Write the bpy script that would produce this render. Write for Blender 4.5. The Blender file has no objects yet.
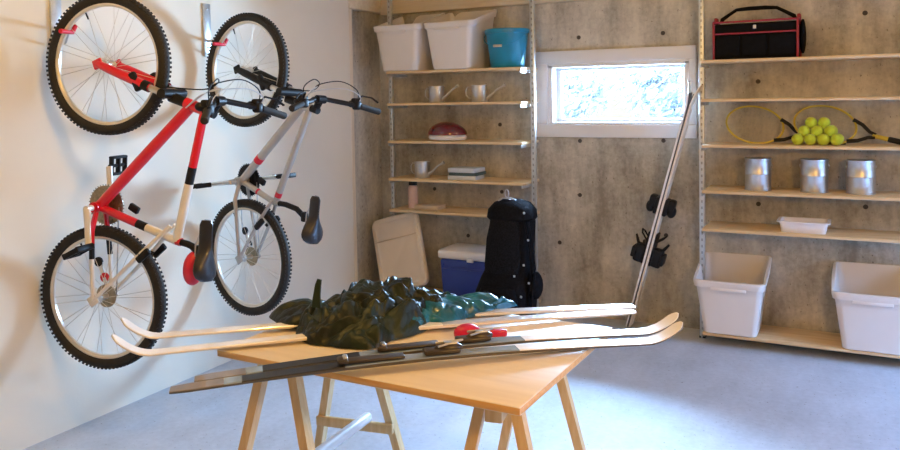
import bpy, bmesh, math, random
from mathutils import Vector, Matrix, noise
random.seed(7)
PI = math.pi
S = bpy.context.scene
COL = S.collection
R = math.radians

# ---------------------------------------------------------------- camera, sky, lights, exposure
cam_d = bpy.data.cameras.new('camera'); cam = bpy.data.objects.new('camera', cam_d); COL.objects.link(cam)
S.camera = cam
F_PX = 786.45
cam_d.sensor_width = 36; cam_d.lens = 36*F_PX/900; cam_d.clip_start = .05
cam_d.shift_y = (128.98-225)/900
yaw, pitch, roll = R(27.866), R(2.362), R(1.005)
fw = Vector((-math.sin(yaw)*math.cos(pitch), math.cos(yaw)*math.cos(pitch), -math.sin(pitch)))
rt0 = Vector((math.cos(yaw), math.sin(yaw), 0)); dn0 = fw.cross(rt0)
rt = rt0*math.cos(roll)+dn0*math.sin(roll); dn = -rt0*math.sin(roll)+dn0*math.cos(roll)
m = Matrix.Identity(4)
for i in range(3):
    m[i][0], m[i][1], m[i][2] = rt[i], -dn[i], -fw[i]
m.translation = (0, 0, 1.54)
cam.matrix_world = m

W = bpy.data.worlds.new('sky'); S.world = W; W.use_nodes = True
wn = W.node_tree.nodes; wl = W.node_tree.links; bg = wn['Background']           # overcast sky, brightest overhead
tc = wn.new('ShaderNodeTexCoord'); sp = wn.new('ShaderNodeSeparateXYZ'); wl.new(tc.outputs['Generated'], sp.inputs[0])
ra = wn.new('ShaderNodeValToRGB'); ra.color_ramp.interpolation = 'EASE'; wl.new(sp.outputs['Z'], ra.inputs[0])
SKY = 150
el = ra.color_ramp.elements
for p, k, c in ((0, .012, (.6, .62, .6)), (.02, .028, (.80, .92, 1)), (.14, .05, (.62, .82, 1)), (.38, 1.0, (.30, .56, 1)), (1, .9, (.25, .50, 1))):
    e = el[0] if p == 0 else el[1] if p == 1 else el.new(p)
    e.position = p; e.color = (c[0]*k, c[1]*k, c[2]*k, 1)
wl.new(ra.outputs[0], bg.inputs[0]); bg.inputs[1].default_value = SKY

def area(name, loc, look, sx, sy, power, col):
    l = bpy.data.lights.new(name, 'AREA'); l.shape = 'RECTANGLE'; l.size = sx; l.size_y = sy; l.energy = power; l.color = col
    o = bpy.data.objects.new(name, l); COL.objects.link(o); o.location = loc
    o.rotation_euler = Vector(look).to_track_quat('-Z', 'Y').to_euler(); return o
def point(name, loc, r, power, col):
    l = bpy.data.lights.new(name, 'POINT'); l.shadow_soft_size = r; l.energy = power; l.color = col
    o = bpy.data.objects.new(name, l); COL.objects.link(o); o.location = loc; return o
area('window_daylight', (-1.49, 5.40, 1.55), (0, -1, -.16), .9, .44, 255, (.40, .66, 1))
pd = area('added_opening_portal', (3.42, 3.95, 1.1), (-1, 0, 0), 2.1, 2.2, 1, (1, 1, 1)); pd.data.cycles.is_portal = True  # sky portal for the unseen opening added in the right wall
pw = area('window_portal', (-1.487, 5.35, 1.544), (0, -1, 0), .97, .43, 1, (1, 1, 1)); pw.data.cycles.is_portal = True
point('ceiling_bulb_middle', (-.7, 3.5, 2.42), .07, 10, (1, .60, .21))
point('ceiling_bulb_left', (-1.7, 1.6, 2.45), .07, 46, (1, .60, .15))
point('warm_fill_right', (.75, 1.3, 1.72), .10, 104, (1, .54, .12))  # low warm fill added out of view to reach under the shelf boards
S.view_settings.view_transform = 'Standard'; S.view_settings.look = 'None'
S.view_settings.exposure = -0.08; S.view_settings.gamma = 1; S.view_settings.use_curve_mapping = False

# ---------------------------------------------------------------- materials
def nt(name):
    mt = bpy.data.materials.new(name); mt.use_nodes = True
    return mt, mt.node_tree.nodes, mt.node_tree.links, mt.node_tree.nodes['Principled BSDF']
def mat(name, col, rough=.5, metal=0, var=.06, scale=14, bump=0, bscale=None, coat=0, spec=.5, stretch=(1, 1, 1), sheen=0):
    mt, n, l, b = nt(name)
    b.inputs['Roughness'].default_value = rough; b.inputs['Metallic'].default_value = metal
    b.inputs['Specular IOR Level'].default_value = spec; b.inputs['Coat Weight'].default_value = coat
    b.inputs['Sheen Weight'].default_value = sheen
    tc = n.new('ShaderNodeTexCoord'); mp = n.new('ShaderNodeMapping'); mp.inputs['Scale'].default_value = stretch
    l.new(tc.outputs['Object'], mp.inputs['Vector'])
    nz = n.new('ShaderNodeTexNoise'); nz.inputs['Scale'].default_value = scale; nz.inputs['Detail'].default_value = 5
    l.new(mp.outputs[0], nz.inputs['Vector'])
    rp = n.new('ShaderNodeValToRGB'); e = rp.color_ramp.elements
    e[0].position = .3; e[1].position = .7
    e[0].color = (*[max(0, c*(1-var*1.6)) for c in col], 1); e[1].color = (*[min(1, c*(1+var)) for c in col], 1)
    l.new(nz.outputs['Fac'], rp.inputs[0]); l.new(rp.outputs[0], b.inputs['Base Color'])
    if bump:
        nb = n.new('ShaderNodeTexNoise'); nb.inputs['Scale'].default_value = bscale or scale*4; nb.inputs['Detail'].default_value = 4
        l.new(mp.outputs[0], nb.inputs['Vector'])
        bp = n.new('ShaderNodeBump'); bp.inputs['Strength'].default_value = bump; bp.inputs['Distance'].default_value = .01
        l.new(nb.outputs['Fac'], bp.inputs['Height']); l.new(bp.outputs[0], b.inputs['Normal'])
    return mt

def concrete(name, dark, light, rough, big, streak):
    mt, n, l, b = nt(name); b.inputs['Roughness'].default_value = rough
    tc = n.new('ShaderNodeTexCoord')
    def nz(scale, st=(1, 1, 1), det=8):
        mp = n.new('ShaderNodeMapping'); mp.inputs['Scale'].default_value = st; l.new(tc.outputs['Object'], mp.inputs[0])
        q = n.new('ShaderNodeTexNoise'); q.inputs['Scale'].default_value = scale; q.inputs['Detail'].default_value = det; q.inputs['Roughness'].default_value = .62
        l.new(mp.outputs[0], q.inputs['Vector']); return q
    a = nz(big); c = nz(2.2, streak); d = nz(34, det=4)
    mx = n.new('ShaderNodeMath'); mx.operation = 'ADD'; l.new(a.outputs['Fac'], mx.inputs[0]); l.new(c.outputs['Fac'], mx.inputs[1])
    m2 = n.new('ShaderNodeMath'); m2.operation = 'MULTIPLY_ADD'; l.new(d.outputs['Fac'], m2.inputs[0]); m2.inputs[1].default_value = .45; l.new(mx.outputs[0], m2.inputs[2])
    rp = n.new('ShaderNodeValToRGB'); e = rp.color_ramp.elements; e[0].position = .40; e[1].position = .60
    dv = n.new('ShaderNodeMath'); dv.operation = 'MULTIPLY'; dv.inputs[1].default_value = 1/2.45; l.new(m2.outputs[0], dv.inputs[0])
    e[0].color = (*dark, 1); e[1].color = (*light, 1); l.new(dv.outputs[0], rp.inputs[0])
    sp = nz(60, (1, 1, .6), 2); r2 = n.new('ShaderNodeValToRGB'); r2.color_ramp.elements[0].position = .27; r2.color_ramp.elements[1].position = .34
    r2.color_ramp.elements[0].color = (.45, .42, .38, 1); r2.color_ramp.elements[1].color = (1, 1, 1, 1); l.new(sp.outputs['Fac'], r2.inputs[0])
    mm = n.new('ShaderNodeMix'); mm.data_type = 'RGBA'; mm.blend_type = 'MULTIPLY'; mm.inputs[0].default_value = 1
    l.new(rp.outputs[0], mm.inputs[6]); l.new(r2.outputs[0], mm.inputs[7]); l.new(mm.outputs[2], b.inputs['Base Color'])
    bp = n.new('ShaderNodeBump'); bp.inputs['Strength'].default_value = .12; bp.inputs['Distance'].default_value = .01
    l.new(m2.outputs[0], bp.inputs['Height']); l.new(bp.outputs[0], b.inputs['Normal'])
    return mt

def wood(name, a, b_, rough, axis, coat=0, scale=5):
    mt, n, l, b = nt(name); b.inputs['Roughness'].default_value = rough; b.inputs['Coat Weight'].default_value = coat; b.inputs['Coat Roughness'].default_value = .33
    tc = n.new('ShaderNodeTexCoord'); mp = n.new('ShaderNodeMapping'); st = [9, 9, 9]; st[axis] = .7; mp.inputs['Scale'].default_value = st
    l.new(tc.outputs['Object'], mp.inputs[0])
    q = n.new('ShaderNodeTexNoise'); q.inputs['Scale'].default_value = scale; q.inputs['Detail'].default_value = 6; q.inputs['Distortion'].default_value = .4
    l.new(mp.outputs[0], q.inputs['Vector'])
    rp = n.new('ShaderNodeValToRGB'); e = rp.color_ramp.elements; e[0].position = .35; e[1].position = .65; e[0].color = (*a, 1); e[1].color = (*b_, 1)
    l.new(q.outputs['Fac'], rp.inputs[0]); l.new(rp.outputs[0], b.inputs['Base Color'])
    return mt

def perforated(name):
    mt, n, l, b = nt(name); b.inputs['Metallic'].default_value = .75; b.inputs['Roughness'].default_value = .38
    tc = n.new('ShaderNodeTexCoord'); sx = n.new('ShaderNodeSeparateXYZ'); l.new(tc.outputs['Object'], sx.inputs[0])
    fr = n.new('ShaderNodeMath'); fr.operation = 'PINGPONG'; fr.inputs[1].default_value = .02; l.new(sx.outputs['Z'], fr.inputs[0])
    g = n.new('ShaderNodeMath'); g.operation = 'GREATER_THAN'; g.inputs[1].default_value = .012; l.new(fr.outputs[0], g.inputs[0])
    ab = n.new('ShaderNodeMath'); ab.operation = 'ABSOLUTE'; l.new(sx.outputs['X'], ab.inputs[0])
    g2 = n.new('ShaderNodeMath'); g2.operation = 'LESS_THAN'; g2.inputs[1].default_value = .005; l.new(ab.outputs[0], g2.inputs[0])
    mu = n.new('ShaderNodeMath'); mu.operation = 'MULTIPLY'; l.new(g.outputs[0], mu.inputs[0]); l.new(g2.outputs[0], mu.inputs[1])
    mx = n.new('ShaderNodeMix'); mx.data_type = 'RGBA'; l.new(mu.outputs[0], mx.inputs[0])
    mx.inputs[6].default_value = (.62, .64, .63, 1); mx.inputs[7].default_value = (.36, .36, .34, 1); l.new(mx.outputs[2], b.inputs['Base Color'])
    return mt

def glass(name):
    mt, n, l, b = nt(name); n.remove(b); out = n['Material Output']
    tr = n.new('ShaderNodeBsdfTransparent'); gl = n.new('ShaderNodeBsdfGlossy'); gl.inputs['Roughness'].default_value = .03
    fr = n.new('ShaderNodeFresnel'); fr.inputs['IOR'].default_value = 1.3; mx = n.new('ShaderNodeMixShader')
    l.new(fr.outputs[0], mx.inputs[0]); l.new(tr.outputs[0], mx.inputs[1]); l.new(gl.outputs[0], mx.inputs[2]); l.new(mx.outputs[0], out.inputs[0])
    return mt

M = {}
M['concrete'] = concrete('concrete_wall', (.27, .245, .195), (.65, .605, .50), .85, 1.4, (3.2, 3.2, .7))
M['floor'] = concrete('concrete_floor', (.39, .425, .475), (.59, .635, .71), .52, .8, (1.2, .5, 1))
M['plaster'] = mat('plaster', (.80, .745, .62), .75, var=.015, scale=3, bump=.04, bscale=60)
M['ceiling'] = mat('ceiling_timber', (.34, .25, .16), .8, var=.02)
M['beam'] = wood('beam_timber', (.72, .60, .42), (.80, .69, .51), .6, 0)
M['trim_wood'] = wood('corner_timber', (.74, .63, .46), (.82, .72, .56), .55, 2)
M['white'] = mat('white_trim', (.80, .80, .80), .45, var=.015, scale=4)
M['sash'] = mat('white_sash', (.84, .86, .88), .35, var=.01)
M['glass'] = glass('window_glass')
M['pine'] = wood('pine_shelf', (.64, .45, .23), (.76, .58, .34), .5, 0)
M['ply'] = wood('varnished_plywood', (.74, .64, .48), (.82, .72, .56), .5, 0, coat=1, scale=3)
M['plyedge'] = wood('plywood_edge', (.68, .36, .10), (.80, .48, .17), .5, 0, scale=8)
M['pineleg'] = wood('pine_leg', (.70, .46, .20), (.82, .60, .32), .45, 2)
M['steel'] = mat('zinc_steel', (.66, .68, .69), .36, .85, var=.08, scale=30)
M['perf'] = perforated('perforated_steel')
M['bright'] = mat('polished_tin', (.66, .66, .66), .38, 1, var=.04, scale=40)
M['silver'] = mat('silver_alloy', (.74, .73, .71), .3, .85, var=.05, scale=30)
M['bin'] = mat('white_bin_plastic', (.76, .715, .67), .42, var=.015, scale=5)
M['teal'] = mat('teal_plastic', (.004, .22, .36), .35, var=.05)
M['cream'] = mat('cream_plastic', (.76, .66, .53), .5, var=.03, scale=6)
M['navy'] = mat('blue_cooler_plastic', (.022, .05, .30), .4, var=.04)
M['whitelid'] = mat('white_lid_plastic', (.82, .80, .80), .4, var=.02)
M['black'] = mat('black_plastic', (.010, .010, .011), .5, var=.1, spec=.25)
M['rubber'] = mat('black_rubber', (.018, .016, .013), .75, var=.15, scale=40)
M['nylon'] = mat('black_nylon', (.006, .006, .008), .75, var=.3, scale=60, bump=.4, bscale=90, spec=.12)
M['nylonmesh'] = mat('black_mesh_fabric', (.008, .008, .010), .75, var=.6, spec=.15, scale=120, bump=.5, bscale=200)
M['red'] = mat('red_paint', (.72, .006, .022), .28, var=.04, coat=.5)
M['redcoat'] = mat('red_vinyl', (.70, .02, .05), .4, var=.04)
M['fwhite'] = mat('white_paint', (.82, .78, .70), .3, var=.02, coat=.4)
M['fgrey'] = mat('silver_grey_paint', (.50, .47, .43), .32, .45, var=.05, coat=.4)
M['rim'] = mat('rim_alloy', (.78, .74, .66), .32, .6, var=.04)
M['spoke'] = mat('spoke_steel', (.74, .67, .54), .4, .3, var=.03)
M['gold'] = mat('brassy_sprocket', (.36, .31, .22), .38, .8, var=.2, scale=50)
M['saddle'] = mat('black_saddle', (.018, .019, .024), .33, var=.1, coat=.3)
M['helmet'] = mat('dark_red_gloss', (.13, .002, .010), .10, var=.05, coat=1)
M['jacket'] = mat('dark_green_nylon', (.010, .019, .005), .46, var=.5, scale=9, bump=.45, bscale=34, spec=.38)
M['jteal_sheen'] = mat('teal_window_sheen_nylon', (.004, .12, .20), .28, var=.4, scale=14, bump=.45, bscale=34, coat=.2)  # fabric teal with the window's cool reflection put into the colour
M['skiwhite'] = mat('white_ski_top', (.90, .88, .85), .22, var=.02, coat=.5)
M['skysheen'] = mat('sky_sheen_ski_top', (.72, .72, .76), .2, .25, var=.03, coat=.5)  # silver stands for window sky reflected on the pale ski tails
M['skiblue'] = mat('slate_blue_ski_top', (.24, .31, .38), .2, var=.12, scale=8, coat=.7)
M['skiblack'] = mat('black_ski_top', (.008, .008, .008), .45, var=.1, coat=.1)
M['bindbrown'] = mat('dark_brown_binding', (.050, .036, .022), .35, var=.15)
M['skibrown'] = mat('taupe_ski_tail', (.22, .19, .16), .3, var=.12, coat=.5)
M['skiedge'] = mat('dark_ski_edge', (.10, .085, .06), .4, var=.1)
M['skiwood'] = mat('pale_ski_side', (.84, .76, .64), .4, var=.04)
M['skidark'] = mat('dark_ski_base', (.05, .035, .03), .35, var=.1)
M['tbag'] = mat('black_bag_fabric', (.004, .004, .0045), .85, var=.3, scale=40, bump=.2, spec=.15)
M['redtrim'] = mat('dark_red_binding', (.30, .012, .03), .5, var=.1)
M['ball'] = mat('tennis_felt', (.52, .62, .02), .9, var=.08, scale=60, sheen=.3)
M['yellow'] = mat('yellow_racket_paint', (.60, .46, .05), .35, var=.08)
M['string'] = mat('racket_string', (.50, .43, .28), .5, var=.05)
M['bottle'] = mat('pale_pink_plastic', (.62, .45, .40), .4, var=.03)
M['case'] = mat('pale_blue_cardboard', (.62, .68, .75), .5, var=.04)
M['casedark'] = mat('dark_teal_cardboard', (.05, .09, .10), .5, var=.05)
M['tanbox'] = mat('tan_cardboard', (.62, .50, .36), .6, var=.04)
M['wax'] = mat('red_strap', (.62, .01, .07), .35, var=.1, coat=.3)
M['leaf'] = mat('pale_leaves', (.33, .30, .27), .6, var=.25, scale=3)
M['ground'] = mat('outdoor_ground', (.25, .25, .22), .9, var=.1)
M['tie'] = mat('tie_hole_plug', (.075, .065, .055), .9, var=.1)

# ---------------------------------------------------------------- mesh helper
def smooth(pts, n=6):
    P = [Vector(p) for p in pts]; out = []
    for i in range(len(P)-1):
        a, b, c, d = P[max(i-1, 0)], P[i], P[i+1], P[min(i+2, len(P)-1)]
        for k in range(n):
            t = k/n; out.append(.5*((2*b)+(c-a)*t+(2*a-5*b+4*c-d)*t*t+(3*b-a-3*c+d)*t**3))
    return out+[P[-1]]
class MB:
    def __init__(s): s.bm = bmesh.new(); s.mi = 0
    def m(s, i): s.mi = i; return s
    def _v(s, p): return s.bm.verts.new(p)
    def _f(s, vs):
        try:
            f = s.bm.faces.new(vs); f.material_index = s.mi; f.smooth = True; return f
        except ValueError: return None
    def loops(s, rings, closed=True, cap=(True, True), wrap=False):
        rv = [[s._v(p) for p in r] for r in rings]; n = len(rv[0])
        K = len(rv)
        for i in range(K if wrap else K-1):
            a, b = rv[i], rv[(i+1) % K]
            for j in range(n if closed else n-1):
                k = (j+1) % n; s._f((a[j], a[k], b[k], b[j]))
        if not wrap and closed:
            if cap[0]: s._f(list(reversed(rv[0])))
            if cap[1]: s._f(rv[-1])
        return rv
    def box(s, c, d, rot=None, bev=0, taper=(1, 1)):
        c = Vector(c); hx, hy, hz = d[0]/2, d[1]/2, d[2]/2
        def ring(z, k, ins):
            x, y = hx*k[0]-ins, hy*k[1]-ins; b = min(bev, x*.9, y*.9)
            if b <= 0: pts = [(-x, -y), (x, -y), (x, y), (-x, y)]
            else:
                pts = []
                for cx, cy, a0 in ((x-b, -y+b, -90), (x-b, y-b, 0), (-x+b, y-b, 90), (-x+b, -y+b, 180)):
                    for q in (0, 45, 90): a = R(a0+q); pts.append((cx+b*math.cos(a), cy+b*math.sin(a)))
            out = []
            for px, py in pts:
                v = Vector((px, py, z))
                if rot: v = rot @ v
                out.append(c+v)
            return out
        if bev > 0:
            b = min(bev, hz*.9)
            rs = [ring(-hz, taper, b*.7), ring(-hz+b*.3, taper, b*.25), ring(-hz+b, taper, 0), ring(hz-b, (1, 1), 0), ring(hz-b*.3, (1, 1), b*.25), ring(hz, (1, 1), b*.7)]
        else: rs = [ring(-hz, taper, 0), ring(hz, (1, 1), 0)]
        s.loops(rs); return s
    def tube(s, pts, r, seg=10, closed=False, flat=1, cap=True):
        P = [Vector(p) for p in pts]; n = len(P)
        rr = r if isinstance(r, (list, tuple)) else [r]*n
        rings = []; prev = None
        for i in range(n):
            if closed: t = P[(i+1) % n]-P[i-1]
            else: t = P[min(i+1, n-1)]-P[max(i-1, 0)]
            t.normalize()
            if prev is None:
                a = Vector((0, 0, 1)) if abs(t.z) < .9 else Vector((1, 0, 0)); u = (a-t*a.dot(t)).normalized()
            else: u = (prev-t*prev.dot(t)).normalized()
            prev = u; v = t.cross(u)
            rings.append([P[i]+(u*math.cos(2*PI*k/seg)*flat+v*math.sin(2*PI*k/seg))*rr[i] for k in range(seg)])
        s.loops(rings, cap=(cap, cap), wrap=closed); return s
    def lathe(s, prof, o=(0, 0, 0), rot=None, seg=24, cap=(True, True), sc=(1, 1)):
        o = Vector(o); rings = []
        for r, z in prof:
            ring = []
            for k in range(seg):
                v = Vector((r*math.cos(2*PI*k/seg)*sc[0], r*math.sin(2*PI*k/seg)*sc[1], z))
                if rot: v = rot @ v
                ring.append(o+v)
            rings.append(ring)
        s.loops(rings, cap=cap); return s
    def ellip(s, c, r, rot=None, seg=16, n=9, squash=None):
        c = Vector(c); rings = []
        for i in range(1, n):
            a = -PI/2+PI*i/n; ring = []
            for k in range(seg):
                b = 2*PI*k/seg; v = Vector((math.cos(a)*math.cos(b)*r[0], math.cos(a)*math.sin(b)*r[1], math.sin(a)*r[2]))
                if squash: v = squash(v)
                if rot: v = rot @ v
                ring.append(c+v)
            rings.append(ring)
        s.loops(rings); return s
    def strip(s, pts, side, widths, thick, mats=None):
        # a swept flat bar: rectangular section with softened corners
        P = [Vector(p) for p in pts]; n = len(P); side = Vector(side).normalized(); rings = []
        for i in range(n):
            t = (P[min(i+1, n-1)]-P[max(i-1, 0)]).normalized(); sd = (side-t*side.dot(t)).normalized(); up = sd.cross(t)
            if up.z < 0: up = -up
            w = widths[i]/2; h = thick[i]/2; b = min(.003, w*.4, h*.6)
            rings.append([P[i]+sd*x+up*y for x, y in ((-w, -h+b), (-w+b, -h), (w-b, -h), (w, -h+b), (w, h-b), (w-b, h), (-w+b, h), (-w, h-b))])
        rv = [[s._v(p) for p in r] for r in rings]
        for i in range(n-1):
            for j in range(8):
                k = (j+1) % 8
                f = s._f((rv[i][j], rv[i][k], rv[i+1][k], rv[i+1][j]))
                if mats and f: f.material_index = mats[i] if j in (4, 5, 6) else mats[-1]
        s._f(rv[0]); s._f(list(reversed(rv[-1]))); return s
    def loft(s, secs, seg=28):
        # sections: z, cx, cy, half x, half y, exponent
        rings = []
        for z, cx, cy, a, b, e in secs:
            ring = []
            for k in range(seg):
                t = 2*PI*k/seg; c, q = math.cos(t), math.sin(t)
                ring.append((cx+a*math.copysign(abs(c)**(2/e), c), cy+b*math.copysign(abs(q)**(2/e), q), z))
            rings.append(ring)
        s.loops(rings); return s
    def xf(s, mx): bmesh.ops.transform(s.bm, matrix=mx, verts=s.bm.verts); return s
    def build(s, name, mats, parent=None, origin=(0, 0, 0), sharp=38, loc=None):
        bm = s.bm; bmesh.ops.translate(bm, vec=-Vector(origin), verts=bm.verts)
        bmesh.ops.recalc_face_normals(bm, faces=bm.faces)
        me = bpy.data.meshes.new(name); bm.to_mesh(me); bm.free()
        for k in (mats if isinstance(mats, (list, tuple)) else [mats]): me.materials.append(M[k])
        me.set_sharp_from_angle(angle=R(sharp))
        o = bpy.data.objects.new(name, me); COL.objects.link(o)
        if parent: o.parent = parent
        if loc is not None: o.location = loc
        return o
def tag(o, label, cat, group=None, kind=None):
    o['label'] = label; o['category'] = cat
    if group: o['group'] = group
    if kind: o['kind'] = kind
    return o
def empty(name, loc, label, cat, group=None, rz=0):
    o = bpy.data.objects.new(name, None); COL.objects.link(o); o.location = loc; o.rotation_euler.z = rz; o.empty_display_size = .1
    return tag(o, label, cat, group)
def struct(name, mb, mats, parent=None, **k):
    o = mb.build(name, mats, parent, **k); o['kind'] = 'structure'; return o
def clone(root, name_label, loc, group=None, rz=None):
    r = root.copy(); COL.objects.link(r); r.location = loc; r['label'] = name_label
    if rz is not None: r.rotation_euler.z = rz
    def rec(a, b):
        for ch in [o for o in COL.objects if o.parent == a]:
            c = ch.copy(); COL.objects.link(c); c.parent = b; rec(ch, c)
    rec(root, r); return r

# ---------------------------------------------------------------- the room
XL, D, XR, YF, ZC = -3.319, 5.218, 3.3, -1.6, 2.62
struct('floor', MB().box(((XL+XR)/2, (YF+D)/2, -.05), (XR-XL+.4, D-YF+.4, .1)), 'floor')
struct('ceiling', MB().box(((XL+XR)/2, (YF+D)/2, ZC+.05), (XR-XL+.4, D-YF+.4, .1)), 'ceiling')
YE = 4.735                                             # the plastered lining stops short of the corner
struct('wall_left', MB().box((XL-.1, (YF+YE)/2, ZC/2), (.2, YE-YF, ZC)), 'plaster')
struct('trim_1', MB().box((XL-.02, YE+.018, 1.095), (.045, .036, 2.19)), 'trim_wood')
struct('wall_left_return', MB().box((XL-.155, (YE+D)/2+.1, ZC/2), (.2, D-YE+.2, ZC)), 'concrete')
wx0, wx1, wz0, wz1 = -1.972, -1.002, 1.331, 1.757
w = MB()
w.box(((XL-.2+wx0)/2, D+.1, ZC/2), (wx0-XL+.2, .2, ZC)); w.box(((XR+.2+wx1)/2, D+.1, ZC/2), (XR+.2-wx1, .2, ZC))
w.box(((wx0+wx1)/2, D+.1, wz0/2), (wx1-wx0, .2, wz0)); w.box(((wx0+wx1)/2, D+.1, (ZC+wz1)/2), (wx1-wx0, .2, ZC-wz1))
wb = struct('wall_back', w, 'concrete')
for x, z in ((-1.745, 1.93), (-1.172, 1.93), (-1.744, 1.218), (-1.173, 1.226), (-.59, 1.60), (-.589, .836), (-.004, 1.985), (.003, .847), (-1.748, .842),
             (-1.16, .60), (-2.347, 1.33), (-2.34, .84), (-2.9, .84), (-2.62, .50), (-1.9, .50), (-1.3, .55)):
    r = Matrix.Rotation(PI/2, 3, 'X')
    t = MB().lathe([(.0145, -.002), (.014, .0035), (.009, .0035), (.008, .0005)], (x, D, z), r, 14).build('tie_hole', 'tie', wb); t['kind'] = 'structure'
# right wall with an unseen opening added for cool daylight, front wall
dy0, dy1, dz1 = 2.9, 5.0, 2.2
w = MB(); w.box((XR+.1, (YF+dy0)/2, ZC/2), (.2, dy0-YF, ZC)); w.box((XR+.1, (dy1+D)/2, ZC/2), (.2, D-dy1, ZC)); w.box((XR+.1, (dy0+dy1)/2, (dz1+ZC)/2), (.2, dy1-dy0, ZC-dz1))
struct('wall_right', w, 'concrete')
struct('wall_front', MB().box(((XL+XR)/2, YF-.1, ZC/2), (XR-XL+.4, .2, ZC)), 'ceiling')
# rim beam along the top of the concrete
struct('trim_2', MB().box(((XL+XR)/2, D-.03, 2.29), (XR-XL, .06, .22), bev=.004), 'beam')
struct('trim_3', MB().box((XL-.03, (YE+D)/2, 2.31), (.075, D-YE, .23), bev=.004), 'beam')
# window
wn_ = struct('window_1', (lambda b: [b.box(c, d, bev=.004) for c, d in (
    ((-1.51, D-.012, 1.799), (1.104, .024, .085)), ((-1.51, D-.012, 1.2875), (1.104, .024, .087)),
    ((-2.0165, D-.012, 1.544), (.09, .024, .425)), ((-.9795, D-.012, 1.544), (.045, .024, .425)))] and b)(MB()), 'white')
b = MB()
for c, d in (((-1.487, D+.09, 1.742), (.97, .2, .03)), ((-1.487, D+.09, 1.339), (.97, .2, .016)), ((-1.955, D+.09, 1.544), (.034, .2, .40)), ((-1.018, D+.09, 1.544), (.032, .2, .40))):
    b.box(c, d, bev=.003)
struct('reveal', b, 'white', wn_)
b = MB()
for c, d in (((-1.487, D+.11, 1.717), (.91, .04, .024)), ((-1.487, D+.11, 1.357), (.91, .04, .022)), ((-1.925, D+.11, 1.537), (.028, .04, .34)), ((-1.047, D+.11, 1.537), (.026, .04, .34))):
    b.box(c, d, bev=.004)
struct('sash', b, 'sash', wn_)
struct('pane', MB().box((-1.487, D+.115, 1.537), (.86, .006, .35)), 'glass', wn_)

# garden beyond the window
struct('ground_outside', MB().box((-1.5, 9.5, .55), (16, 8, .1)), 'ground')
def bush(x, y, z, r, n, label):
    b = MB()
    for i in range(n):
        d = Vector((random.gauss(0, 1), random.gauss(0, 1), random.gauss(0, 1))).normalized()*r*random.uniform(.45, 1)
        c = Vector((x, y, z))+Vector((d.x*1.1, d.y*.8, d.z*.75)); q = Vector((random.gauss(0, 1), random.gauss(0, 1), random.gauss(0, 1))).normalized()
        u = q.orthogonal().normalized(); v = q.cross(u); L = random.uniform(.03, .055)
        b._f([b._v(c+p) for p in (-u*L, v*L*.45, u*L, -v*L*.45)])
    b.tube([(x, y, .6), (x+.03, y, z)], [.03, .015], 8)
    o = b.build('garden_bush', 'leaf', loc=None); tag(o, label, 'bush')
bush(-2.55, 7.3, 1.58, .42, 1500, 'pale leafy bush outside the window, left of the two')
bush(-1.55, 7.1, 1.60, .46, 1700, 'pale leafy bush outside the window, right of the two')

# ---------------------------------------------------------------- shelving
FY = 4.888                                              # front edge of the boards
PY = 5.05                                               # the uprights stand in the middle of the depth
SH = (1.722, 1.489, 1.214, .938, .708, .073)            # centre heights of the board edges
TH = .018
def top(i): return SH[i]+TH/2
def shelving(x0, x1, label, boards, bracket_x, posts):
    root = empty('shelving_unit', (x0, PY, 0), label, 'shelving', 'steel and pine shelving along the back wall')
    for px in posts:
        b = MB(); b.box((px, PY, 1.14), (.032, .028, 2.28), bev=.003)
        o = b.build('post', 'perf', root, (px, PY, 0)); o.location = Vector((px, PY, 0))-root.location
        f = MB().box((px, PY, .006), (.04, .036, .012), bev=.003).build('foot', 'black', o, (px, PY, 0))
    for i in boards:
        z = SH[i]; b = MB(); b.box(((x0+x1)/2, (FY+5.2)/2, z), (x1-x0, 5.2-FY, TH), bev=.0025)
        c = ((x0+x1)/2, (FY+5.2)/2, z)
        o = b.build('shelf', 'pine', root, c); o.location = Vector(c)-root.location
        for bx in bracket_x:
            b = MB(); b.box((bx, 5.03, z-.019), (.004, .28, .022), bev=.001); b.box((bx, PY+.0, z-.012), (.006, .03, .03), bev=.001)
            o = b.build('bracket', 'steel', root, root.location)
    return root
shelving(-3.105, -2.04, 'pine shelves on steel posts left of the window, watering cans and helmet on it', range(6), (-3.099, -2.046), (-3.165, -2.019))
shelving(-.872, 1.25, 'pine shelves on steel posts right of the window, paint cans and rackets on it', range(6), (-.877,), (-.898, 1.275))

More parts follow.
